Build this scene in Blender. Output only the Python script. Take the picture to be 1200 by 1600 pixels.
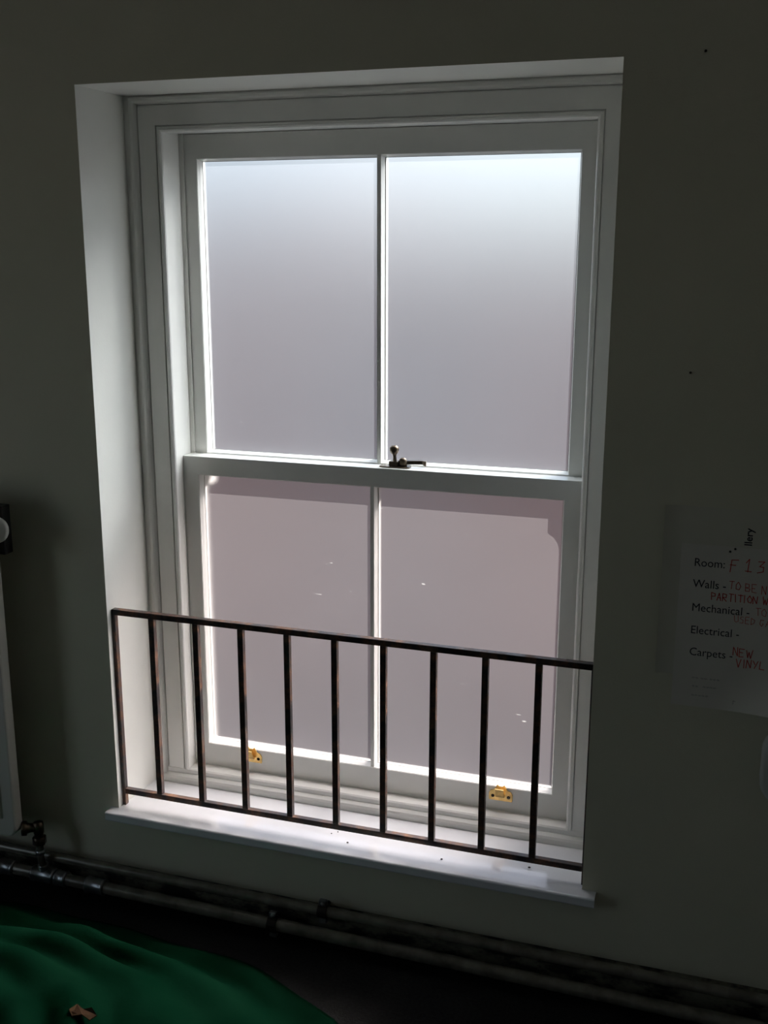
import bpy, bmesh, math, random
import numpy as np
from mathutils import Vector, Matrix, noise

random.seed(7)
for o in list(bpy.data.objects):
    bpy.data.objects.remove(o)
S = bpy.context.scene
COL = S.collection

# ------------------------------------------------------------------ camera
FPX = 1690.2
CAM = Vector((1.2049, -1.8605, 1.1812))
YAW, PITCH, ROLL = -0.3115, -0.2375, 0.0017
F_ = Vector((math.sin(YAW) * math.cos(PITCH), math.cos(YAW) * math.cos(PITCH), math.sin(PITCH)))
R_ = Vector((math.cos(YAW), -math.sin(YAW), 0))
U_ = R_.cross(F_)
R2 = R_ * math.cos(ROLL) + U_ * math.sin(ROLL)
U2 = U_ * math.cos(ROLL) - R_ * math.sin(ROLL)
cd = bpy.data.cameras.new('camera')
cd.sensor_fit = 'VERTICAL'
cd.sensor_height = 36.0
cd.lens = FPX / 1600 * 36.0
cd.clip_start = 0.02
cam = bpy.data.objects.new('camera', cd)
COL.objects.link(cam)
m = Matrix.Identity(4)
for i in range(3):
    m[i][0], m[i][1], m[i][2], m[i][3] = R2[i], U2[i], -F_[i], CAM[i]
cam.matrix_world = m
S.camera = cam


def at(u, v, y=0.0):
    """photo pixel -> point on the plane at this depth (y) of the room"""
    d = F_ + R2 * ((u - 600) / FPX) + U2 * ((800 - v) / FPX)
    return CAM + d * ((y - CAM.y) / d.y)


def at_z(u, v, z):
    d = F_ + R2 * ((u - 600) / FPX) + U2 * ((800 - v) / FPX)
    return CAM + d * ((z - CAM.z) / d.z)


# ------------------------------------------------------------------ light
SUN_AZ, SUN_EL = math.radians(25), math.radians(32)     # right of the window's normal, height
w = bpy.data.worlds.new('world')
S.world = w
w.use_nodes = True
nt = w.node_tree
nt.nodes.clear()
out = nt.nodes.new('ShaderNodeOutputWorld')
bg = nt.nodes.new('ShaderNodeBackground')
sky = nt.nodes.new('ShaderNodeTexSky')
sky.sky_type = 'NISHITA'
sky.sun_disc = False
sky.sun_elevation = SUN_EL
sky.sun_rotation = SUN_AZ
sky.air_density = 1.2
sky.dust_density = 0.8
sky.ozone_density = 1.0
bg.inputs['Strength'].default_value = 0.21
haze = nt.nodes.new('ShaderNodeMix')                # thin even haze over the clear sky
haze.data_type = 'RGBA'
haze.inputs[0].default_value = 0.55
haze.inputs[7].default_value = (5.2, 6.0, 7.0, 1)
nt.links.new(sky.outputs[0], haze.inputs[6])
nt.links.new(haze.outputs[2], bg.inputs[0])
nt.links.new(bg.outputs[0], out.inputs[0])
sl = bpy.data.lights.new('sun', 'SUN')
sl.energy = 22
sl.angle = math.radians(0.6)
sl.color = (1.0, 0.965, 0.92)
sun = bpy.data.objects.new('sun', sl)
COL.objects.link(sun)
sd = Vector((math.sin(SUN_AZ) * math.cos(SUN_EL), math.cos(SUN_AZ) * math.cos(SUN_EL), math.sin(SUN_EL)))
sun.rotation_euler = sd.to_track_quat('Z', 'Y').to_euler()
sun.location = sd * 12

S.view_settings.view_transform = 'Standard'
S.view_settings.look = 'None'
S.view_settings.exposure = 0.0
S.view_settings.gamma = 1.0
S.view_settings.use_curve_mapping = False


# ------------------------------------------------------------------ materials
class NT:
    def __init__(self, name):
        self.m = bpy.data.materials.new(name)
        self.m.use_nodes = True
        self.t = self.m.node_tree
        self.t.nodes.clear()
        self.out = self.n('ShaderNodeOutputMaterial')

    def n(self, typ, **kw):
        nd = self.t.nodes.new(typ)
        for k, v in kw.items():
            setattr(nd, k, v)
        return nd

    def l(self, a, b):
        self.t.links.new(a, b)

    def coord(self, scale=(1, 1, 1), kind='Object'):
        c = self.n('ShaderNodeTexCoord')
        mp = self.n('ShaderNodeMapping')
        mp.inputs['Scale'].default_value = scale
        self.l(c.outputs[kind], mp.inputs[0])
        return mp.outputs[0]

    def noise(self, scale, detail=4, rough=0.55, co=None):
        nd = self.n('ShaderNodeTexNoise')
        nd.inputs['Scale'].default_value = scale
        nd.inputs['Detail'].default_value = detail
        nd.inputs['Roughness'].default_value = rough
        self.l(co if co is not None else self.coord(), nd.inputs['Vector'])
        return nd.outputs['Fac']

    def ramp(self, fac, stops):
        r = self.n('ShaderNodeValToRGB')
        el = r.color_ramp.elements
        while len(el) < len(stops):
            el.new(0.5)
        for e, (p, c) in zip(el, stops):
            e.position = p
            e.color = c if len(c) == 4 else (*c, 1)
        self.l(fac, r.inputs[0])
        return r.outputs[0]

    def mixc(self, fac, a, b):
        nd = self.n('ShaderNodeMix', data_type='RGBA')
        if isinstance(fac, (int, float)):
            nd.inputs[0].default_value = fac
        else:
            self.l(fac, nd.inputs[0])
        for s, v in ((6, a), (7, b)):
            if isinstance(v, tuple):
                nd.inputs[s].default_value = (*v[:3], 1)
            else:
                self.l(v, nd.inputs[s])
        return nd.outputs[2]

    def bump(self, h, strength=0.2, dist=0.002):
        b = self.n('ShaderNodeBump')
        b.inputs['Strength'].default_value = strength
        b.inputs['Distance'].default_value = dist
        self.l(h, b.inputs['Height'])
        return b.outputs[0]

    def principled(self, color, rough=0.5, metal=0.0, normal=None, coat=0.0, spec=0.5):
        p = self.n('ShaderNodeBsdfPrincipled')
        if isinstance(color, tuple):
            p.inputs['Base Color'].default_value = (*color[:3], 1)
        else:
            self.l(color, p.inputs['Base Color'])
        if isinstance(rough, (int, float)):
            p.inputs['Roughness'].default_value = rough
        else:
            self.l(rough, p.inputs['Roughness'])
        p.inputs['Metallic'].default_value = metal
        p.inputs['Coat Weight'].default_value = coat
        p.inputs['Coat Roughness'].default_value = 0.06
        p.inputs['Specular IOR Level'].default_value = spec
        if normal is not None:
            self.l(normal, p.inputs['Normal'])
        self.l(p.outputs[0], self.out.inputs[0])
        return p


M = {}


def simple(name, color, rough=0.5, metal=0.0, var=0.12, nscale=20.0, bump=0.0, bscale=120.0, coat=0.0, spec=0.5):
    t = NT(name)
    f = t.noise(nscale)
    dk = tuple(max(0, c * (1 - var)) for c in color)
    lt = tuple(min(1, c * (1 + var)) for c in color)
    col = t.ramp(f, [(0.3, dk), (0.7, lt)])
    nrm = t.bump(t.noise(bscale, 3), bump) if bump else None
    t.principled(col, rough, metal, nrm, coat, spec)
    M[name] = t.m
    return t.m


# wall paint, a warm magnolia with faint roller texture
t = NT('wall_paint')
co = t.coord()
base = t.ramp(t.noise(2.5, 5, 0.6, co), [(0.3, (0.60, 0.58, 0.445)), (0.7, (0.66, 0.635, 0.495))])
t.principled(base, 0.6, 0, t.bump(t.noise(260, 3, 0.6, co), 0.25, 0.0015), spec=0.3)
M['wall_paint'] = t.m
simple('reveal_paint', (0.84, 0.845, 0.785), 0.42, var=0.03, nscale=6, bump=0.10, bscale=220)
simple('ceiling_paint', (0.82, 0.82, 0.80), 0.8, var=0.03, nscale=4)
simple('room_paint', (0.74, 0.74, 0.70), 0.7, var=0.04, nscale=3)
# gloss paint on joinery
t = NT('gloss_paint')
co = t.coord()
base = t.ramp(t.noise(9, 4, 0.6, co), [(0.3, (0.79, 0.79, 0.745)), (0.7, (0.84, 0.84, 0.79))])
t.principled(base, 0.28, 0, t.bump(t.noise(90, 3, 0.5, co), 0.06, 0.001), coat=0.25)
M['gloss_paint'] = t.m
t = NT('sill_gloss')
co = t.coord()
base = t.ramp(t.noise(11, 5, 0.6, co), [(0.3, (0.77, 0.78, 0.79)), (0.7, (0.83, 0.84, 0.85))])
t.principled(base, 0.22, 0, t.bump(t.noise(30, 3, 0.5, co), 0.03, 0.001), coat=1.0)
M['sill_gloss'] = t.m
simple('dark_seal', (0.05, 0.045, 0.035), 0.7, var=0.3, nscale=90)


def frosted(name, tcol, rcol, seed, lobe=0.958, rough=0.82, scratch=0.60):
    """frosted pane: diffuse film plus a soft forward lobe; scratches and a worn rim let more light by"""
    t = NT(name)
    co = t.coord()
    mp = t.n('ShaderNodeMapping')
    mp.inputs['Location'].default_value = (seed, seed * 1.7, seed * 0.3)
    t.l(co, mp.inputs[0])
    c2 = mp.outputs[0]
    cl = t.noise(5, 4, 0.6, c2)
    tc = t.ramp(cl, [(0.3, tuple(c * 0.95 for c in tcol)), (0.7, tuple(min(1, c * 1.05) for c in tcol))])
    # scratches: flat long specks
    ms = t.n('ShaderNodeMapping')
    ms.inputs['Scale'].default_value = (14, 1, 90)
    t.l(c2, ms.inputs[0])
    s1 = t.ramp(t.noise(1.6, 2, 0.5, ms.outputs[0]), [(0.775, (0, 0, 0)), (0.80, (1, 1, 1))])
    s2 = t.ramp(t.noise(130, 1, 0.5, c2), [(0.81, (0, 0, 0)), (0.86, (0.7, 0.7, 0.7))])
    mx = t.n('ShaderNodeMath', operation='MAXIMUM')
    t.l(s1, mx.inputs[0])
    t.l(s2, mx.inputs[1])
    tr = t.n('ShaderNodeBsdfTranslucent')
    t.l(tc, tr.inputs[0])
    rf = t.n('ShaderNodeBsdfRefraction')
    rf.inputs['Color'].default_value = (*rcol, 1)
    rf.inputs['Roughness'].default_value = rough
    rf.inputs['IOR'].default_value = 1.19
    mix = t.n('ShaderNodeMixShader')
    mix.inputs[0].default_value = lobe
    t.l(tr.outputs[0], mix.inputs[1])
    t.l(rf.outputs[0], mix.inputs[2])
    tw = t.n('ShaderNodeBsdfTranslucent')
    tw.inputs[0].default_value = (1, 0.98, 0.94, 1)
    wk = t.n('ShaderNodeMath', operation='MULTIPLY')
    wk.inputs[1].default_value = 0.12
    t.l(mx.outputs[0], wk.inputs[0])
    mix2 = t.n('ShaderNodeMixShader')
    t.l(wk.outputs[0], mix2.inputs[0])
    t.l(mix.outputs[0], mix2.inputs[1])
    t.l(tw.outputs[0], mix2.inputs[2])
    gl = t.n('ShaderNodeBsdfGlossy')
    gl.inputs['Roughness'].default_value = 0.35
    mix3 = t.n('ShaderNodeMixShader')
    mix3.inputs[0].default_value = 0.04
    t.l(mix2.outputs[0], mix3.inputs[1])
    t.l(gl.outputs[0], mix3.inputs[2])
    t.l(mix3.outputs[0], t.out.inputs[0])
    M[name] = t.m


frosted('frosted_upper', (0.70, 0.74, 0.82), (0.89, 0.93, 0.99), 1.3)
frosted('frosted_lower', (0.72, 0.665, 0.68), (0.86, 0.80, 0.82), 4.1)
t = NT('clear_glass')
ts = t.n('ShaderNodeBsdfTransparent')
gs = t.n('ShaderNodeBsdfGlossy')
gs.inputs['Roughness'].default_value = 0.02
mxs = t.n('ShaderNodeMixShader')
mxs.inputs[0].default_value = 0.06
t.l(ts.outputs[0], mxs.inputs[1])
t.l(gs.outputs[0], mxs.inputs[2])
t.l(mxs.outputs[0], t.out.inputs[0])
M['clear_glass'] = t.m

# black paint worn to rust
t = NT('rusty_iron')
co = t.coord()
f1 = t.noise(28, 6, 0.7, co)
col = t.ramp(f1, [(0.44, (0.012, 0.010, 0.010)), (0.54, (0.06, 0.030, 0.018)), (0.68, (0.17, 0.082, 0.040))])
t.principled(col, t.ramp(f1, [(0.45, (0.35, 0.35, 0.35)), (0.65, (0.8, 0.8, 0.8))]), 0.0, t.bump(f1, 0.3, 0.001))
M['rusty_iron'] = t.m
simple('brass', (0.62, 0.42, 0.16), 0.36, 0.9, var=0.35, nscale=60, bump=0.1)
simple('aged_brass', (0.095, 0.072, 0.050), 0.30, 0.9, var=0.35, nscale=70, bump=0.1)
simple('screw_dark', (0.03, 0.022, 0.016), 0.5, 0.6, var=0.2, nscale=80)
simple('pipe_paint', (0.185, 0.17, 0.135), 0.26, 0.25, var=0.35, nscale=25, bump=0.15, bscale=90)
simple('clip_metal', (0.30, 0.31, 0.31), 0.3, 0.9, var=0.25, nscale=60)
simple('plain_black', (0.012, 0.012, 0.012), 0.45, var=0.2, nscale=40)
simple('radiator_paint', (0.62, 0.61, 0.54), 0.4, var=0.04, nscale=8)
simple('carpet', (0.0085, 0.0085, 0.0080), 1.0, var=0.4, nscale=160, bump=0.6, bscale=320, spec=0.08)
t = NT('stained_skirting')
co = t.coord((1, 1, 2.2))
f1 = t.noise(17, 5, 0.65, co)
col = t.ramp(f1, [(0.42, (0.015, 0.014, 0.012)), (0.52, (0.13, 0.12, 0.085)), (0.7, (0.20, 0.19, 0.14))])
t.principled(col, 0.6, 0, t.bump(f1, 0.3, 0.002))
M['stained_skirting'] = t.m
t = NT('green_sheet')
co = t.coord()
f1 = t.noise(9, 5, 0.6, co)
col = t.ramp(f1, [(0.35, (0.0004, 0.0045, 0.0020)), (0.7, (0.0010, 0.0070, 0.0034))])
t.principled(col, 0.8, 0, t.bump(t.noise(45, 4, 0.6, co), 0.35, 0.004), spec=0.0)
M['green_sheet'] = t.m
simple('brown_scrap', (0.018, 0.010, 0.005), 0.95, var=0.3, nscale=50, spec=0.03)
simple('paper', (0.66, 0.63, 0.555), 0.7, var=0.03, nscale=12)
simple('paper_back', (0.61, 0.59, 0.485), 0.55, var=0.03, nscale=12)
simple('ink_black', (0.012, 0.012, 0.014), 0.7, var=0.1)
simple('ink_red', (0.50, 0.045, 0.03), 0.7, var=0.2, nscale=150)
simple('pencil', (0.30, 0.29, 0.26), 0.7, var=0.1)
simple('white_plastic', (0.64, 0.64, 0.60), 0.4, var=0.02)
simple('asphalt', (0.16, 0.155, 0.15), 0.9, var=0.2, nscale=3)
simple('stone', (0.42, 0.40, 0.36), 0.8, var=0.15, nscale=14, bump=0.2)
simple('slate', (0.11, 0.115, 0.13), 0.6, var=0.2, nscale=4)
t = NT('brickwork')
br = t.n('ShaderNodeTexBrick')
br.inputs['Scale'].default_value = 4.4
br.inputs['Color1'].default_value = (0.33, 0.20, 0.175, 1)
br.inputs['Color2'].default_value = (0.27, 0.165, 0.15, 1)
br.inputs['Mortar'].default_value = (0.45, 0.41, 0.37, 1)
rot = t.n('ShaderNodeMapping')
rot.inputs['Rotation'].default_value = (math.pi / 2, 0, 0)
t.l(t.coord(), rot.inputs[0])
t.l(rot.outputs[0], br.inputs['Vector'])
t.principled(br.outputs['Color'], 0.9)
M['brickwork'] = t.m


# ------------------------------------------------------------------ mesh helpers
class MB:
    def __init__(self):
        self.v, self.f, self.s, self.mi = [], [], [], []

    def add(self, vs, fs, smooth=False, mi=0):
        o = len(self.v)
        self.v += [tuple(p) for p in vs]
        for f in fs:
            self.f.append(tuple(o + i for i in f))
            self.s.append(smooth)
            self.mi.append(mi)
        return self

    def box(self, a, b, mi=0):
        (x0, y0, z0), (x1, y1, z1) = a, b
        vs = [(x0, y0, z0), (x1, y0, z0), (x1, y1, z0), (x0, y1, z0), (x0, y0, z1), (x1, y0, z1), (x1, y1, z1), (x0, y1, z1)]
        return self.add(vs, [(0, 3, 2, 1), (4, 5, 6, 7), (0, 1, 5, 4), (1, 2, 6, 5), (2, 3, 7, 6), (3, 0, 4, 7)], mi=mi)

    def prism(self, pts, d, mi=0, smooth=False):
        """extrude a closed 3-D outline by the vector d"""
        n = len(pts)
        d = Vector(d)
        vs = [Vector(p) for p in pts] + [Vector(p) + d for p in pts]
        self.add(vs, [tuple(range(n))[::-1], tuple(range(n, 2 * n))], mi=mi)
        o = len(self.v) - 2 * n
        for i in range(n):
            j = (i + 1) % n
            self.f.append((o + i, o + j, o + n + j, o + n + i))
            self.s.append(smooth)
            self.mi.append(mi)
        return self

    def tube(self, pts, r, seg=14, caps=True, smooth=True):
        pts = [Vector(p) for p in pts]
        n = len(pts)
        rs = r if isinstance(r, (list, tuple)) else [r] * n
        vs, fs = [], []
        up = None
        for i, p in enumerate(pts):
            tg = (pts[min(i + 1, n - 1)] - pts[max(i - 1, 0)]).normalized()
            if up is None:
                up = tg.orthogonal().normalized()
            up = (up - tg * up.dot(tg)).normalized()
            sd_ = tg.cross(up)
            for k in range(seg):
                a = 2 * math.pi * k / seg
                vs.append(p + (up * math.cos(a) + sd_ * math.sin(a)) * rs[i])
        for i in range(n - 1):
            for k in range(seg):
                k2 = (k + 1) % seg
                fs.append((i * seg + k, i * seg + k2, (i + 1) * seg + k2, (i + 1) * seg + k))
        self.add(vs, fs, smooth)
        if caps:
            self.add([vs[k] for k in range(seg)], [tuple(range(seg))[::-1]])
            self.add([vs[(n - 1) * seg + k] for k in range(seg)], [tuple(range(seg))])
        return self

    def lathe(self, base, axis, prof, seg=20):
        """prof: (radius, distance along the axis)"""
        base, ax = Vector(base), Vector(axis).normalized()
        return self.tube_prof(base, ax, prof, seg)

    def tube_prof(self, base, ax, prof, seg):
        up = ax.orthogonal().normalized()
        sd_ = ax.cross(up)
        vs, fs = [], []
        for r, h in prof:
            for k in range(seg):
                a = 2 * math.pi * k / seg
                vs.append(base + ax * h + (up * math.cos(a) + sd_ * math.sin(a)) * max(r, 1e-5))
        for i in range(len(prof) - 1):
            for k in range(seg):
                k2 = (k + 1) % seg
                fs.append((i * seg + k, i * seg + k2, (i + 1) * seg + k2, (i + 1) * seg + k))
        fs.append(tuple(range(seg))[::-1])
        fs.append(tuple((len(prof) - 1) * seg + k for k in range(seg)))
        return self.add(vs, fs, True)

    def build(self, name, mats, parent=None, bevel=0.0, bseg=2):
        me = bpy.data.meshes.new(name)
        me.from_pydata([tuple(p) for p in self.v], [], self.f)
        me.polygons.foreach_set('use_smooth', self.s)
        me.polygons.foreach_set('material_index', self.mi)
        for mt in (mats if isinstance(mats, (list, tuple)) else [mats]):
            me.materials.append(M[mt])
        bm = bmesh.new()
        bm.from_mesh(me)
        bmesh.ops.recalc_face_normals(bm, faces=bm.faces)
        bm.to_mesh(me)
        bm.free()
        me.update()
        o = bpy.data.objects.new(name, me)
        COL.objects.link(o)
        if parent is not None:
            o.parent = parent
            o.matrix_parent_inverse = Matrix.Translation(-Vector(parent_loc(parent)))
        if bevel:
            b = o.modifiers.new('bevel', 'BEVEL')
            b.width = bevel
            b.segments = bseg
            b.limit_method = 'ANGLE'
            b.harden_normals = False
        return o


def parent_loc(p):
    return p.location.copy() if p.parent is None else Vector((0, 0, 0))


def empty(name, loc=(0, 0, 0)):
    o = bpy.data.objects.new(name, None)
    o.empty_display_size = 0.05
    COL.objects.link(o)
    o.location = loc
    return o


def tag(o, label, cat, group=None):
    o['label'] = label
    o['category'] = cat
    if group:
        o['group'] = group
    return o


def struct(o, label=None, cat=None):
    o['kind'] = 'structure'
    if label:
        o['label'] = label
    if cat:
        o['category'] = cat
    return o


# ------------------------------------------------------------------ the room
W, H = 1.0032, 1.48                 # plaster opening in the wall
TH = 0.32                           # wall thickness
X0, X1, YB = -1.45, 2.15, -3.1      # room extents
ZF, ZC = -0.20, 2.35                # floor and ceiling levels (0 is the sill top)
FX0, FX1, FZ0, FZ1 = 0.0, W, -0.028, 1.4793

mb = MB()
# room face (mi 0) of the window wall, with its opening
mb.box((X0 - .15, 0, ZF - .1), (FX0, TH, ZC + .1))
mb.box((FX1, 0, ZF - .1), (X1 + .15, TH, ZC + .1))
mb.box((FX0, 0, FZ1), (FX1, TH, ZC + .1))
mb.box((FX0, 0, ZF - .1), (FX1, TH, FZ0))
wf = mb.build('wall_front', ['wall_paint', 'reveal_paint', 'brickwork'])
for p in wf.data.polygons:
    c, n = p.center, p.normal
    if abs(n.y) < .5 and -.01 < c.x < W + .01 and FZ0 - .01 < c.z < FZ1 + .01:
        p.material_index = 1
    elif abs(n.y) < .5 and abs(c.x) < .01 or abs(c.x - W) < .01:
        p.material_index = 1
    if n.y > .5:
        p.material_index = 2
struct(wf, 'magnolia painted wall around the sash window', 'wall')
SY0, SY1, SZ0, SZ1 = -2.15, -1.15, 0.0, 1.55      # opening of the room's other window, in the left wall
mb = MB()
mb.box((X0 - .15, YB - .1, ZF - .1), (X0, SY0, ZC + .1))
mb.box((X0 - .15, SY1, ZF - .1), (X0, 0, ZC + .1))
mb.box((X0 - .15, SY0, ZF - .1), (X0, SY1, SZ0))
mb.box((X0 - .15, SY0, SZ1), (X0, SY1, ZC + .1))
struct(mb.build('wall_left', 'room_paint'), 'plain painted side wall beside the radiator', 'wall')
win2 = empty('window_2', (X0 - .1, (SY0 + SY1) / 2, SZ0))
struct(win2, 'plain side window of the room, out of view beyond the radiator', 'window')
mb = MB()
mb.box((X0 - .12, SY0, SZ0), (X0 - .07, SY0 + .06, SZ1))
mb.box((X0 - .12, SY1 - .06, SZ0), (X0 - .07, SY1, SZ1))
mb.box((X0 - .12, SY0 + .06, SZ0), (X0 - .07, SY1 - .06, SZ0 + .07))
mb.box((X0 - .12, SY0 + .06, SZ1 - .06), (X0 - .07, SY1 - .06, SZ1))
mb.box((X0 - .12, SY0 + .06, .72), (X0 - .07, SY1 - .06, .76))
mb.build('window_frame', 'gloss_paint', win2)
for za, zb_ in ((SZ0 + .07, .72), (.76, SZ1 - .06)):
    MB().box((X0 - .098, SY0 + .06, za), (X0 - .094, SY1 - .06, zb_)).build('pane', 'clear_glass', win2)
MB().box((X0 - .068, SY0 + .001, SZ0 + .0005), (X0 + .02, SY1 - .001, SZ0 + .02)).build('window_sill', 'gloss_paint', win2)
struct(MB().box((X1, YB - .1, ZF - .1), (X1 + .15, 0, ZC + .1)).build('wall_right', 'room_paint'), 'plain painted side wall beyond the taped notices', 'wall')
struct(MB().box((X0, YB - .1, ZF - .1), (X1, YB, ZC + .1)).build('wall_back', 'room_paint'), 'plain painted wall facing the sash window', 'wall')
struct(MB().box((X0, YB, ZC), (X1, 0, ZC + .1)).build('ceiling', 'ceiling_paint'), 'plain white ceiling of the room', 'ceiling')
struct(MB().box((X0, YB, ZF - .1), (X1, 0, ZF)).build('floor', 'carpet'), 'near black worn carpet floor', 'floor')
sk = MB()
sk.prism([(X0, 0, ZF), (X0, -.016, ZF), (X0, -.016, -.150), (X0, -.012, -.142), (X0, 0, -.140)], (X1 - X0, 0, 0))
struct(sk.build('baseboard_front', 'stained_skirting'), 'low stained skirting board behind the pipes', 'skirting board')

# ------------------------------------------------------------------ window
L, R, ZB = 0.0802, 0.9450, 1.4094       # inner edges of the staff bead
GL, GR = 0.1154, 0.9098                 # glazed opening on the sash faces
XC = (L + R) / 2
Y1, Y2 = 0.207, 0.252                   # room faces of the lower and upper sash
ZS, ZM = 0.021, 0.7466                  # foot of the lower sash, top of its meeting rail
win = empty('window_1', (W / 2, 0.2, 0))
struct(win, 'white painted sliding sash window with four frosted panes', 'window')


def sweep3(mbx, prof, zlow, closed=False):
    """sweep a (distance outside the bead, y) profile up the left jamb, over the head, down the right jamb"""
    rows = []
    for s, y in prof:
        sl_, sr_, stp = min(s, L), min(s, W - R), min(s, FZ1 - ZB)
        rows.append([(L - sl_, y, zlow), (L - sl_, y, ZB + stp), (R + sr_, y, ZB + stp), (R + sr_, y, zlow)])
    n = len(rows)
    vs = [p for r in rows for p in r]
    fs = []
    for i in range(n if closed else n - 1):
        j = (i + 1) % n
        for k in range(3):
            fs.append((i * 4 + k, i * 4 + k + 1, j * 4 + k + 1, j * 4 + k))
    mbx.add(vs, fs)
    return mbx


prof = [(0, .2065), (0, .178), (.0015, .1745), (.0045, .1725), (.0085, .1730), (.0108, .1745), (.0112, .1775), (.0128, .1775),
        (.0132, .1735), (.051, .1735), (.0515, .178), (.0535, .178), (.054, .1725), (.0565, .1672), (.060, .1645), (.065, .1640),
        (.0675, .1655), (.068, .169), (.0701, .169), (.0802, .169), (.0802, .2065)]
fr = sweep3(MB(), prof, -.013, closed=True)
fr.build('box_frame', 'gloss_paint', win)
mb = MB()
for x0, x1 in ((L - .030, L - .0015), (R + .0015, R + .030)):
    mb.box((x0, .2065, -.02), (x1, TH, 1.44))
mb.build('pulley_stile', 'gloss_paint', win)
mb = MB()
mb.box((L - .030, .2065, ZB + .004), (R + .030, TH, 1.44))
mb.build('frame_head', 'gloss_paint', win)
mb = MB()
mb.box((L - .0015, .2472, .02), (L + .0075, .2518, ZB + .004))
mb.build('parting_bead', 'gloss_paint', win)
mb = MB()
mb.box((R - .0075, .2472, .02), (R + .0015, .2518, ZB + .004))
mb.build('parting_bead', 'gloss_paint', win)
# bottom bead and its stepped foot
mb = MB()
mb.prism([(0, .209, ZS - .001), (0, .1755, ZS), (0, .1725, ZS - .003), (0, .1720, .0085), (0, .1690, .0078), (0, .163, .0035),
          (0, .1605, -.0015), (0, .1600, -.027), (0, .209, -.027)], (W, 0, 0))
mb.build('bottom_bead', 'gloss_paint', win)
# stone sill outside
mb = MB()
mb.prism([(.001, .2095, ZS - .004), (.001, .40, -.025), (.001, .40, -.09), (.001, .3205, -.09), (.001, .3205, -.0275), (.001, .2095, -.0275)], (W - .002, 0, 0))
mb.build('outer_sill', 'stone', win)

# inner window board with rounded nosing
mb = MB()
ys = [(.1605, -.0125), (.08, -.006), (0.0, -.001)]
nose = [(-.0235 - .0045 * math.sin(a), -.0050 + .0045 * math.cos(a)) for a in [i * math.pi / 12 for i in range(7)]]
nose += [(-.0280, -.0170), (-.0265, -.0200), (-.0235, -.0213)]
# the part inside the opening
pr = [(0.0008, y, z) for y, z in ys] + [(0.0008, 0, -.0275), (0.0008, .1605, -.0275)]
mb.prism(pr, (W - .0016, 0, 0))
# the nosing, running a little past the opening
xa, xb = -.018, 1.030
pr = [(xa, 0.0, -.001)] + [(xa, y, z) for y, z in nose] + [(xa, 0, -.0213)]
mb.prism(pr, (xb - xa, 0, 0), smooth=False)
sill = mb.build('window_sill', 'sill_gloss', win)


def ring(mbx, x0, x1, z0, z1, prof):
    """mitred ring: prof = (inset from the opening edge, y)"""
    vs, fs = [], []
    n = len(prof)
    for i, y in prof:
        vs += [(x0 + i, y, z0 + i), (x1 - i, y, z0 + i), (x1 - i, y, z1 - i), (x0 + i, y, z1 - i)]
    for a in range(n):
        b = (a + 1) % n
        for k in range(4):
            k2 = (k + 1) % 4
            fs.append((a * 4 + k, a * 4 + k2, b * 4 + k2, b * 4 + k))
    mbx.add(vs, fs)
    return mbx


def sash(name, y, zb, zt, gb, gt, film, label, horns):
    """zb..zt outer height, gb..gt glazed opening on the face"""
    d = .040
    xl, xr = L - .0005, R + .0005
    s = MB()
    s.box((xl, y, zb), (GL, y + d, zt))
    s.box((GR, y, zb), (xr, y + d, zt))
    s.box((GL, y, zb), (GR, y + d, gb))
    s.box((GL, y, gt), (GR, y + d, zt))
    so = s.build(name, 'gloss_paint', win)
    so['label'] = label
    ring(MB(), GL, GR, gb, gt, [(-.001, y + .0015), (.0010, y + .0015), (.0012, y + .004), (.0035, y + .010), (.0052, y + .0185), (-.001, y + .0185)]).build('glazing_moulding', 'gloss_paint', so)
    b = MB()
    b.prism([(XC - .0040, y + .0030, gb), (XC + .0040, y + .0030, gb), (XC + .0045, y + .006, gb), (XC + .0068, y + .013, gb), (XC + .0080, y + .0185, gb),
             (XC + .0080, y + .036, gb), (XC - .0080, y + .036, gb), (XC - .0080, y + .0185, gb), (XC - .0068, y + .013, gb), (XC - .0045, y + .006, gb)], (0, 0, gt - gb))
    b.build('glazing_bar', 'gloss_paint', so)
    for px0, px1 in ((GL, XC - .0060), (XC + .0060, GR)):
        p = MB()
        p.box((px0 + .0008, y + .0190, gb + .0008), (px1 - .0008, y + .0230, gt - .0008), mi=1)
        p.mi[2] = 0                        # the room face carries the frosting
        po = p.build('pane', [film, 'clear_glass'], so)
        po['label'] = 'frosted glass pane'
        q = MB()
        e0 = .0046 if px0 == GL else .0022
        e1 = .0046 if px1 == GR else .0022
        vs, fs = [], []
        ins = [(0, 0), (.0011, .0011)]
        for a, bb in ins:
            for yy in (y + .0178, y + .0189):
                vs += [(px0 + e0 + a, yy, gb + .0046 + a), (px1 - e1 - a, yy, gb + .0046 + a), (px1 - e1 - a, yy, gt - .0046 - a), (px0 + e0 + a, yy, gt - .0046 - a)]
        for r0, r1 in ((0, 1), (1, 3), (3, 2), (2, 0)):
            for k in range(4):
                k2 = (k + 1) % 4
                fs.append((r0 * 4 + k, r0 * 4 + k2, r1 * 4 + k2, r1 * 4 + k))
        q.add(vs, fs)
        q.build('putty_line', 'dark_seal' if horns else 'stone', so)
    if horns:
        for sgn, e in ((1, xl), (-1, xr)):
            def X(v):
                return e + sgn * v
            h = MB()
            h.prism([(X(0), y, zb), (X(.039), y, zb), (X(.039), y, zb - .029), (X(.034), y, zb - .033), (X(.026), y, zb - .038), (X(.019), y, zb - .048),
                     (X(.014), y, zb - .062), (X(.010), y, zb - .074), (X(.004), y, zb - .076), (X(0), y, zb - .076)], (0, d, 0))
            h.build('horn', 'gloss_paint', so)
    return so


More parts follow.
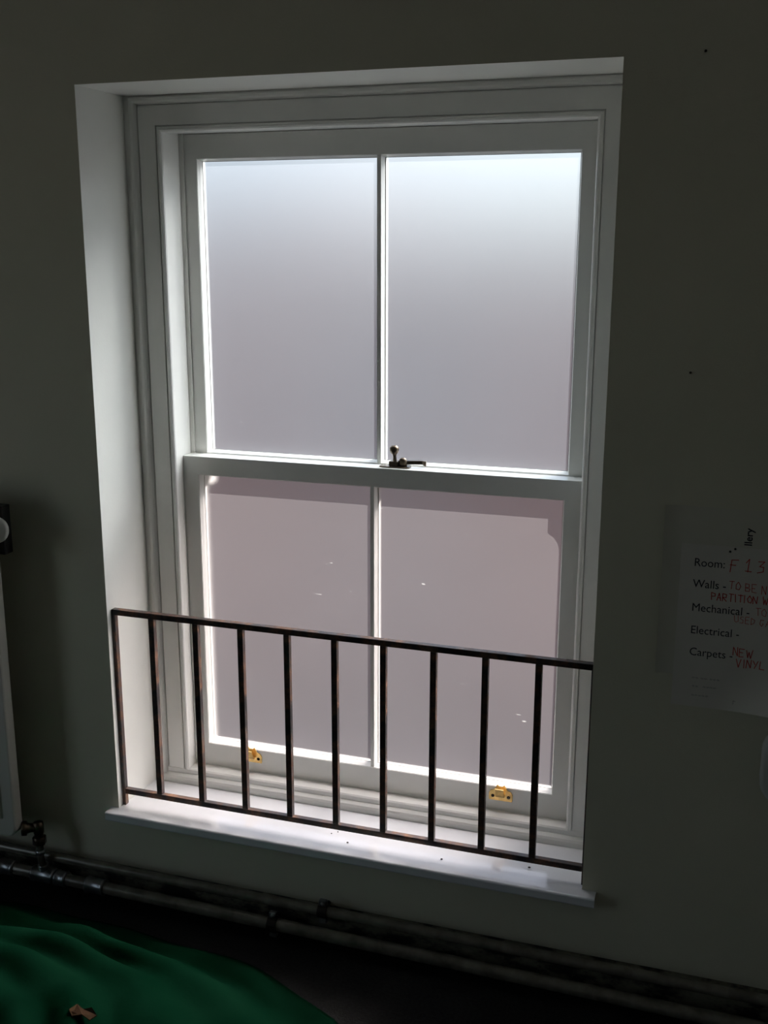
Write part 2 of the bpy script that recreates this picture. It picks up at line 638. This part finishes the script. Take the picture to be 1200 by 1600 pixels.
upper = sash('upper_sash', Y2, .708, ZB + .003, .7475, 1.3645, 'frosted_upper', 'upper sliding sash with two frosted panes', True)
lower = sash('lower_sash', Y1, ZS, ZM, .0747, .7078, 'frosted_lower', 'lower sliding sash with two frosted panes', False)

# sash fastener on the meeting rail
fx, fy, fz = .560, .230, ZM
fas = MB()
fas.prism([(fx - .036, fy - .008, fz + .0002), (fx - .028, fy - .012, fz + .0002), (fx + .020, fy - .012, fz + .0002), (fx + .028, fy - .008, fz + .0002),
           (fx + .028, fy + .008, fz + .0002), (fx + .020, fy + .012, fz + .0002), (fx - .028, fy + .012, fz + .0002), (fx - .036, fy + .008, fz + .0002)], (0, 0, .0025))
fo = fas.build('sash_fastener', 'aged_brass', lower, bevel=.0006)
fo['label'] = 'dark brass sash fastener with knob on the meeting rail'
MB().box((fx - .016, fy - .008, fz + .0027), (fx + .004, fy + .008, fz + .0130)).build('pivot_block', 'aged_brass', fo, bevel=.0015)
MB().lathe((fx - .004, fy - .002, fz + .010), (-.06, 0, 1), [(.0055, 0), (.0042, .004), (.0036, .012), (.0045, .017), (.0080, .021), (.0098, .026), (.0094, .031), (.0060, .035), (.0005, .0362)], 18).build('knob', 'aged_brass', fo)
MB().lathe((fx + .012, fy + .002, fz + .0027), (0, 0, 1), [(.0085, 0), (.0085, .006), (.0088, .010), (.0078, .014), (.0045, .0172), (.0005, .018)], 18).build('rivet', 'aged_brass', fo)
a = MB()
a.prism([(fx + .002, fy - .003, fz + .006), (fx + .052, fy + .008, fz + .0070), (fx + .0545, fy + .010, fz + .0040), (fx + .0585, fy + .011, fz + .0025), (fx + .0595, fy + .011, fz + .0130), (fx + .050, fy + .009, fz + .0145), (fx + .002, fy - .003, fz + .0140)], (-.0015, .008, 0))
a.build('arm', 'aged_brass', fo, bevel=.0008)


# brass sash lifts on the bottom rail
def lift(cx, broken=False):
    cz = .0605
    y = Y1 - .0003
    pl = [(-.0245, -.016), (.0245, -.016), (.0255, -.012), (.0255, .000), (.022, .006), (.015, .008), (.0075, .0205), (.004, .017), (-.004, .017), (-.0075, .0205), (-.015, .008), (-.022, .006), (-.0255, .000), (-.0255, -.012)]
    p = MB().prism([(cx + x, y, cz + z) for x, z in pl], (0, -.0022, 0)).build('sash_lift', 'brass', lower, bevel=.0005)
    p['label'] = 'brass hook sash lift'
    hk = [(-.0022, -.0060), (-.0070, -.0055), (-.0115, -.0010), (-.0165, .0080), (-.0215, .0185), (-.0190, .0195), (-.0145, .0095), (-.0095, .0015), (-.0060, -.0020), (-.0022, -.0020)]
    MB().prism([(cx - .0088, y + a_, cz + b_) for a_, b_ in hk], (.0176, 0, 0)).build('hook', 'brass', p, bevel=.0004)
    for sx in (-.017, .017):
        MB().lathe((cx + sx, y - .0022, cz - .006), (0, -1, 0), [(.0036, 0), (.0036, .0006), (.002, .0014), (.0004, .0015)], 12).build('screw', 'screw_dark', p)


lift(.2235)
lift(.8010)

# ------------------------------------------------------------------ safety railing
rl = empty('safety_railing', (W / 2, .022, 0))
tag(rl, 'rusty black iron safety railing across the foot of the sash window', 'railing')
RY, B = .022, .0062
MB().box((.0008, RY - B - .0008, .4365), (W - .0008, RY + B + .0008, .4490)).build('top_bar', 'rusty_iron', rl, bevel=.0012)
MB().box((.0078, RY - B, .0255), (W - .0042, RY + B, .0375)).build('bottom_bar', 'rusty_iron', rl, bevel=.0012)
for xa_, xb_ in ((.0006, .0078), (W - .0042, W - .0006)):
    MB().box((xa_, RY - B, -.0022), (xb_, RY + B, .4365)).build('end_post', 'rusty_iron', rl, bevel=.001)
b0 = None
for i in range(9):
    x = .0925 + .1012 * i
    if b0 is None:
        b0 = MB().box((-B, -B, .0375), (B, B, .4365))
        b0 = b0.build('baluster', 'rusty_iron', rl, bevel=.001)
        b0.matrix_parent_inverse = Matrix.Identity(4)
        o = b0
    else:
        o = b0.copy()
        COL.objects.link(o)
    o.location = (x - W / 2, 0, 0)

# ------------------------------------------------------------------ pipes along the skirting
def pipe(label, y, z, r, x0, x1, tilt):
    o = empty('heating_pipe', (0, y, z))
    tag(o, label, 'pipe')
    MB().tube([(x0, y, z - x0 * tilt), (x1, y, z - x1 * tilt)], r, 18).build('tube', 'pipe_paint', o)
    return o


UPY, UPZ, LOY, LOZ = -.032, -.131, -.052, -.168
pu = pipe('slim heating pipe higher of the pair, close under the window sill', UPY, UPZ, .0105, X0 + .001, X1 - .001, .006)
pw = pipe('heating pipe with couplings, lower of the pair, just above the carpet', LOY, LOZ, .0135, X0 + .001, X1 - .001, .012)


def coupling(par, x, y, z, r, ln):
    c = MB().lathe((x - ln / 2, y, z), (1, 0, 0), [(r, 0), (r + .0035, .001), (r + .0045, .004), (r + .003, .007), (r + .003, ln - .007), (r + .0045, ln - .004), (r + .0035, ln - .001), (r, ln)], 20)
    return c.build('coupling', 'clip_metal', par)


for x, ln in ((-.262, .040), (-.122, .028), (-.036, .046)):
    coupling(pw, x, LOY, LOZ - x * .012, .0137, ln)


def clip(x, y, z, r, label):
    o = empty('pipe_clip', (x, 0, z))
    tag(o, label, 'pipe clip')
    n = 20
    c = MB()
    ro, ri, hw = r + .0042, r + .0004, .0095
    vs, fs = [], []
    for k in range(n):
        a_ = 2 * math.pi * k / n
        for rr, xx in ((ri, -hw), (ro, -hw), (ro, hw), (ri, hw)):
            vs.append((x + xx, y + rr * math.cos(a_), z + rr * math.sin(a_)))
    for k in range(n):
        k2 = (k + 1) % n
        for e in range(4):
            e2 = (e + 1) % 4
            fs.append((k * 4 + e, k * 4 + e2, k2 * 4 + e2, k2 * 4 + e))
    c.add(vs, fs)
    c.build('ring', 'screw_dark', o)
    for s in (-1, 1):
        MB().box((x - .008, y - .0055, z + s * (r + .003) - (.0 if s > 0 else .012)), (x + .008, y + .0055, z + s * (r + .003) + (.012 if s > 0 else 0))).build('lug', 'clip_metal', o, bevel=.0015)
    MB().lathe((x, y - .005, z + r + .009), (0, -1, 0), [(.0042, 0), (.0042, .002), (.0020, .0036), (.0003, .0038)], 12).build('screw', 'clip_metal', o)
    MB().tube([(x, y + r + .004, z), (x, -.0005, z)] if z > -.14 else [(x, y + r + .004, z), (x, -.0165, z)], .0048, 10).build('stem', 'screw_dark', o)
    return o


clip(.487, UPY, UPZ - .487 * .006, .0105, 'dark metal clip clamping the slimmer upper heating pipe')
clip(.384, LOY, LOZ - .384 * .012, .0135, 'dark metal clip clamping the lower heating pipe')

# ------------------------------------------------------------------ radiator and its valve
RX, RYF, RYB, RZ0, RZ1 = -.196, -.100, -.072, -.055, .70
rd = empty('panel_radiator', (-.6, -.085, RZ0))
tag(rd, 'pale steel panel radiator on the wall left of the sash window', 'radiator')


def rrect(x0, x1, z0, z1, r, y, n=5):
    pts = []
    for cx, cz, a0 in ((x1 - r, z1 - r, 0), (x0 + r, z1 - r, 90), (x0 + r, z0 + r, 180), (x1 - r, z0 + r, 270)):
        for k in range(n + 1):
            a_ = math.radians(a0 + 90 * k / n)
            pts.append((cx + r * math.cos(a_), y, cz + r * math.sin(a_)))
    return pts


MB().prism(rrect(-1.0, RX, RZ0, RZ1, .022, RYF), (0, RYB - RYF, 0)).build('panel', 'radiator_paint', rd, bevel=.004)
flute0 = None
for i in range(22):
    x = -.235 - .0335 * i
    if flute0 is None:
        f = MB().prism([(x - .011, RYF + .001, RZ0 + .04), (x - .007, RYF - .006, RZ0 + .046), (x + .007, RYF - .006, RZ0 + .046), (x + .011, RYF + .001, RZ0 + .04)], (0, 0, RZ1 - RZ0 - .09))
        flute0 = f.build('flute', 'radiator_paint', rd, bevel=.002)
        fx0 = x
    else:
        o = flute0.copy()
        COL.objects.link(o)
        o.location.x += x - fx0
for x in (-.32, -.88):
    MB().box((x - .015, RYB, .02), (x + .015, -.0005, .60)).build('wall_bracket', 'radiator_paint', rd)
bz0, bz1 = .574, .676
MB().box((-.222, RYB, bz0), (-.1835, RYB + .026, bz1)).build('end_block', 'plain_black', rd, bevel=.002)  # plain black block behind the panel's right end, near its top
MB().lathe((-.181, RYF + .004, .634), (.25, -1, .1), [(.006, -.004), (.024, 0), (.027, .003), (.027, .010), (.023, .0135), (.010, .015), (.0005, .0155)], 24).build('vent_plug', 'radiator_paint', rd)

vx, vy, vz = -.1665, -.060, -.045
rv = empty('radiator_valve', (vx, vy, LOZ + .03))
tag(rv, 'dark angled radiator valve rising from the lower heating pipe', 'valve')
MB().lathe((RX - .001, -.078, -.044), (vx - RX + .001, vy + .078, -.001), [(.012, 0), (.0165, .001), (.0165, .011), (.012, .012), (.010, .020), (.0105, .032), (.009, .034)], 12).build('union_nut', 'aged_brass', rv)
MB().lathe((vx, vy, vz + .014), (0, 0, -1), [(.004, 0), (.0105, .002), (.0115, .012), (.0115, .026), (.0100, .030), (.0100, .036)], 18).build('valve_body', 'aged_brass', rv)
MB().lathe((vx, vy, vz - .021), (0, 0, -1), [(.0105, 0), (.0150, .001), (.0150, .018), (.0105, .019)], 6).build('compression_nut', 'aged_brass', rv)
MB().tube([(vx, vy, vz - .038), (vx, vy, vz - .075), (vx, vy + .003, vz - .092), (vx, LOY, LOZ + .030)], .0076, 14).build('riser', 'pipe_paint', rv)
MB().lathe((vx, vy, vz - .054), (0, 0, -1), [(.0076, 0), (.0105, .001), (.0105, .010), (.0076, .011)], 16).build('collar', 'clip_metal', rv)
coupling(pw, vx, LOY, LOZ - vx * .012, .0137, .058).name = 'tee_fitting'
MB().lathe((vx, LOY, LOZ + .010), (0, 0, 1), [(.0110, 0), (.0110, .012), (.0125, .013), (.0125, .018), (.0085, .019)], 16).build('tee_branch', 'clip_metal', pw)

# ------------------------------------------------------------------ sheets of paper on the wall
def sheet(name, mat, x0, x1, z0, z1, y, curl, nx=14, nz=18):
    s = MB()
    vs, fs = [], []
    for th in (0, .0003):
        for j in range(nz + 1):
            for i in range(nx + 1):
                a_, b_ = i / nx, j / nz
                x, z = x0 + (x1 - x0) * a_, z0 + (z1 - z0) * b_
                dy, dx, dz = curl(a_, b_)
                vs.append((x + dx, y - .0012 - dy - th, z + dz))
    n = (nx + 1) * (nz + 1)
    for k in range(2):
        for j in range(nz):
            for i in range(nx):
                q = k * n + j * (nx + 1) + i
                fs.append((q, q + 1, q + nx + 2, q + nx + 1))
    s.add(vs, fs, True)
    return s.build(name, mat)


def curl_back(a_, b_):
    return (.006 * max(0, 1 - a_ / .10) ** 2, 0, 0)


def curl_front(a_, b_):
    d = max(0.0, (a_ - .62) * .9 + (.28 - b_) * 1.0)       # lower right corner lifts and rolls
    return (.16 * d * d + .0012, -.05 * d * d, .05 * d * d)


bk = sheet('blank_sheet', 'paper_back', 1.112, 1.322, .456, .760, 0, curl_back)
tag(bk, 'larger plain sheet on the wall, partly covered by the handwritten room notice', 'paper')
nt_ = sheet('room_notice', 'paper', 1.1425, 1.3525, .400, .6955, -.0016, curl_front)
tag(nt_, 'printed room notice with red handwriting taped over a plain sheet', 'notice')
PY = -.0016 - .0012 - .0012 - .0006      # just proud of the notice


def notice_y(x, z):
    return PY - curl_front((x - 1.1425) / .21, (z - .400) / .2955)[0] + .0012


def text(s, x, z, size, mat, parent, y, name='printed_text', rot=0.0, sx=1.0, bold=.0):
    c = bpy.data.curves.new(name, 'FONT')
    c.body = s
    c.size = size
    c.offset = bold
    c.extrude = 0.00005
    c.resolution_u = 3
    tmp = bpy.data.objects.new('tmp', c)
    COL.objects.link(tmp)
    bpy.context.view_layer.update()
    dg = bpy.context.evaluated_depsgraph_get()
    me = bpy.data.meshes.new_from_object(tmp.evaluated_get(dg))
    bpy.data.objects.remove(tmp)
    mt = Matrix.Translation((x, y, z)) @ Matrix.Rotation(math.pi / 2, 4, 'X') @ Matrix.Rotation(rot, 4, 'Z') @ Matrix.Diagonal((sx, 1, 1, 1))
    me.transform(mt)
    me.materials.clear()
    me.materials.append(M[mat])
    me.name = name
    o = bpy.data.objects.new(name, me)
    COL.objects.link(o)
    o.parent = parent
    return o


for s, v in (('Room:', 884), ('Walls -', 917), ('Mechanical -', 954), ('Electrical -', 989), ('Carpets -', 1023)):
    p = at(1084 - (v - 884) * .055, v, PY)
    text(s, p.x, p.z, .0205, 'ink_black', nt_, PY, sx=.93)
text('llery', 1.2560, .6985, .0175, 'ink_black', bk, -.0020, rot=math.pi / 2, bold=.0003)

GLY = {'F': [[(0, 0), (.05, 1), (.6, 1)], [(0, .55), (.45, .55)]], '1': [[(.1, .75), (.3, 1), (.25, 0)], [(0, 0), (.5, .02)]],
       '3': [[(0, .95), (.5, .95), (.2, .55), (.5, .45), (.5, .1), (0, 0)]], 'T': [[(0, 1), (.65, 1)], [(.32, 1), (.3, 0)]],
       'O': [[(.3, 1), (.02, .6), (.1, .1), (.45, 0), (.6, .5), (.3, 1)]], 'B': [[(0, 0), (0, 1), (.45, .9), (.4, .55), (0, .5), (.5, .35), (.45, .05), (0, 0)]],
       'E': [[(.5, 1), (0, 1), (0, 0), (.5, 0)], [(0, .5), (.4, .5)]], 'N': [[(0, 0), (0, 1), (.5, 0), (.5, 1)]], 'W': [[(0, 1), (.15, 0), (.35, .7), (.55, 0), (.7, 1)]],
       'P': [[(0, 0), (0, 1), (.5, .9), (.45, .5), (0, .45)]], 'A': [[(0, 0), (.3, 1), (.55, 0)], [(.1, .4), (.5, .4)]], 'R': [[(0, 0), (0, 1), (.5, .85), (.4, .5), (0, .5), (.5, 0)]],
       'I': [[(.1, 0), (.1, 1)]], 'V': [[(0, 1), (.25, 0), (.55, 1)]], 'Y': [[(0, 1), (.25, .5)], [(.55, 1), (.15, 0)]], 'L': [[(0, 1), (0, 0), (.5, 0)]],
       'U': [[(0, 1), (.03, .1), (.3, 0), (.5, .15), (.5, 1)]], 'S': [[(.5, .95), (.1, .9), (.05, .6), (.45, .4), (.4, .05), (0, .05)]], 'D': [[(0, 0), (0, 1), (.5, .7), (.45, .2), (0, 0)]],
       'G': [[(.5, .9), (.1, .9), (0, .3), (.3, 0), (.5, .4), (.3, .4)]], ' ': [], '~': [[(0, .3), (.15, .6), (.3, .2), (.45, .55), (.6, .3)]]}


def hand(s, u, v, hpx, mat, parent, wd=.0011, tilt=0.0, name='handwriting', mbx=None, done=True):
    mbx = mbx or MB()
    h = hpx / 890.0
    p = at(u, v, PY)
    x, z = p.x, p.z
    for ch in s:
        for st in GLY[ch]:
            pts = [Vector((x + a_ * h * .95 + random.uniform(-.05, .05) * h, 0, z + b_ * h + random.uniform(-.05, .05) * h)) for a_, b_ in st]
            for a_, b_ in zip(pts, pts[1:]):
                d = (b_ - a_).normalized()
                n = Vector((-d.z, 0, d.x)) * wd * .5
                e = d * wd * .3
                q = [a_ - e + n, b_ + e + n, b_ + e - n, a_ - e - n]
                mbx.add([(t_.x, notice_y(t_.x, t_.z), t_.z) for t_ in q], [(0, 1, 2, 3)])
        x += h * (.42 if ch in ' I' else .74)
        z += tilt * h
    if not done:
        return mbx
    o = mbx.build(name, mat)
    o.parent = parent
    return o


hand('F', 1141, 893, 19, 'ink_red', nt_, .0015)
hand('1', 1164, 893, 19, 'ink_red', nt_, .0015)
hand('3', 1183, 895, 19, 'ink_red', nt_, .0015)
hand('TO BE NEW', 1139, 920, 12.5, 'ink_red', nt_, tilt=-.05)
hand('PARTITION W', 1111, 937, 11.5, 'ink_red', nt_, .0014)
hand('TO', 1180, 962, 12, 'ink_red', nt_, .0009)
hand('USED GA', 1147, 972, 11, 'ink_red', nt_, .0009, tilt=-.05)
hand('NEW', 1145, 1024, 13, 'ink_red', nt_, .0014, tilt=-.08)
hand('VINYL', 1150, 1042, 13, 'ink_red', nt_, .0014)
hand('~~ ~~ ~~~', 1081, 1061, 7, 'pencil', nt_, .0006)
hand('~~  ~~~~', 1081, 1074, 7, 'pencil', nt_, .0006)
hand('~~~~~', 1080, 1088, 7, 'pencil', nt_, .0006)
hand('B~', 1145, 1103, 9, 'pencil', nt_, .0010, name='stamp')
for u, v in ((1141, 862), (1149, 858)):
    p = at(u, v, PY)
    d = MB().lathe((p.x, PY, p.z), (0, -1, 0), [(.0020, 0), (.0016, .0008), (.0003, .0010)], 10)
    o = d.build('pen_dot', 'ink_black')
    o.parent = nt_

# pale rounded fitting at the edge of view, below the notices
p = at(1189, 1190, -.02)
fxm = MB().prism(rrect(p.x, p.x + .16, p.z - .075, p.z + .065, .045, -.0004, 8), (0, -.036, 0)).build('wall_fitting', 'white_plastic', None, bevel=.006, bseg=3)
tag(fxm, 'pale round cornered plastic fitting on the wall below the room notice', 'wall fitting')

# ------------------------------------------------------------------ green dust sheet on the floor
def smoothstep(a_, b_, v):
    v = max(0, min(1, (v - a_) / (b_ - a_)))
    return v * v * (3 - 2 * v)


cx_, cy_, ax_, ay_ = -.05, -.88, .98, .745
vs, fs = [], []
NR, NA = 70, 220
for i in range(NR + 1):
    for j in range(NA):
        th = 2 * math.pi * j / NA
        c, s = math.cos(th), math.sin(th)
        rr = 1.0 + .014 * math.sin(5 * th + .6) + .010 * math.sin(11 * th + 2) + .006 * math.sin(23 * th)
        f = i / NR
        # squarer than an ellipse
        k = (abs(c) ** 2.6 + abs(s) ** 2.6) ** (-1 / 2.6)
        x = cx_ + ax_ * k * c * rr * f
        y = cy_ + ay_ * k * s * rr * f
        edge = 1 - f
        dome = .125 * smoothstep(0, .55, edge)
        wv = Vector((x * 2.2, y * 2.2, 0.3))
        n1 = noise.noise(wv) * .5
        # long folds that follow the outline, bent by noise
        q = f * 7.0 + n1 * 2.6 + .35 * math.sin(th * 2 + .5)
        fold = (math.sin(q * math.pi) ** 2) ** .8 * .030 * smoothstep(0, .12, edge) * (.45 + .75 * abs(noise.noise(wv * 1.7 + Vector((4, 2, 1)))) * 2)
        fine = .018 * noise.noise(Vector((x * 9, y * 9, 1.7))) * smoothstep(0, .06, edge)
        z = ZF + .0025 + dome + fold + fine + .010 * smoothstep(0, .03, edge)
        vs.append((x, y, max(z, ZF + .0025)))
for i in range(NR):
    for j in range(NA):
        j2 = (j + 1) % NA
        if i == 0:
            fs.append((j, (i + 1) * NA + j, (i + 1) * NA + j2))
        else:
            fs.append((i * NA + j, i * NA + j2, (i + 1) * NA + j2, (i + 1) * NA + j))
ds = MB().add(vs, fs, True)
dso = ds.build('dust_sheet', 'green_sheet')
sm = dso.modifiers.new('thickness', 'SOLIDIFY')
sm.thickness = .0015
sm.offset = 1
tag(dso, 'crumpled dark green dust sheet heaped on the black carpet', 'dust sheet')
tree = {}


def sheet_z(x, y):
    return min(((vx_ - x) ** 2 + (vy_ - y) ** 2, vz_) for vx_, vy_, vz_ in vs)[1]


# a scrap of debris lying on the sheet
px = at_z(130, 1585, ZF + .09)
for _ in range(8):
    pz = sheet_z(px.x, px.y) + .0025
    px = at_z(130, 1585, pz)
sc = MB()
pts = [(-.022, -.006), (-.012, -.013), (.004, -.009), (.020, -.012), (.024, .002), (.010, .010), (-.004, .007), (-.018, .011)]
sc.prism([(px.x + a_, px.y + b_, pz + .003 * math.sin(a_ * 200) + .004) for a_, b_ in pts], (0, 0, .002))
tag(sc.build('debris_scrap', 'brown_scrap'), 'small brown scrap of debris lying on the green sheet', 'scrap')

# crumbs on the sill and pins left in the wall
for u, v, sz in ((518, 1302, .0016), (528, 1299.5, .0016), (543, 1316, .0024), (690, 1342, .0026), (827, 1355, .0030)):
    p = at_z(u, v, .0)
    c = MB()
    c.lathe((p.x, p.y, -.0012), (0, 0, 1), [(sz * .7, 0), (sz, .0006), (sz * .7, .0016), (sz * .2, .0021)], 8)
    tag(c.build('dirt_crumb', 'screw_dark'), 'tiny dark crumb of dirt lying on the white window sill', 'crumb', 'crumbs on the window sill')
for (u, v), lb in (((1103, 80), 'tiny dark pin in the wall, level with the window head'), ((1079, 582), 'tiny dark pin in the wall above the paper sheets')):
    p = at(u, v, 0)
    c = MB().lathe((p.x, .001, p.z), (0, -1, 0), [(.0016, 0), (.0016, .004), (.0022, .0042), (.0018, .0056), (.0003, .006)], 10)
    tag(c.build('wall_pin', 'screw_dark'), lb, 'pin')

# ------------------------------------------------------------------ outside, seen only as a blur through the frosting
struct(MB().box((-30, -30, -4.3), (32, 40, -4.1)).build('ground', 'asphalt'), 'paved yard outside the window', 'ground')
bd = empty('brick_building', (0, 11, -4.1))
tag(bd, 'red brick building across the yard, blurred by the frosted panes', 'building')
MB().box((-16, 10, -4.1), (16, 18, 1.50)).build('facade', 'brickwork', bd)
MB().box((-16.2, 9.85, 1.50), (16.2, 18.2, 1.65)).build('roof', 'slate', bd)
MB().box((-15.9, 10.3, 1.65), (-3.4, 17.8, 2.1)).build('upper_storey', 'brickwork', bd)
for r_ in range(2):
    for i in range(8):
        o = MB().box((-14.1 + i * 3.8, 9.96, -3.4 + r_ * 2.3), (-13.0 + i * 3.8, 10.0, -1.9 + r_ * 2.3)).build('window', 'gloss_paint', bd)
        MB().box((-14.0 + i * 3.8, 9.95, -3.3 + r_ * 2.3), (-13.1 + i * 3.8, 9.96, -2.0 + r_ * 2.3)).build('window_pane', 'slate', o)
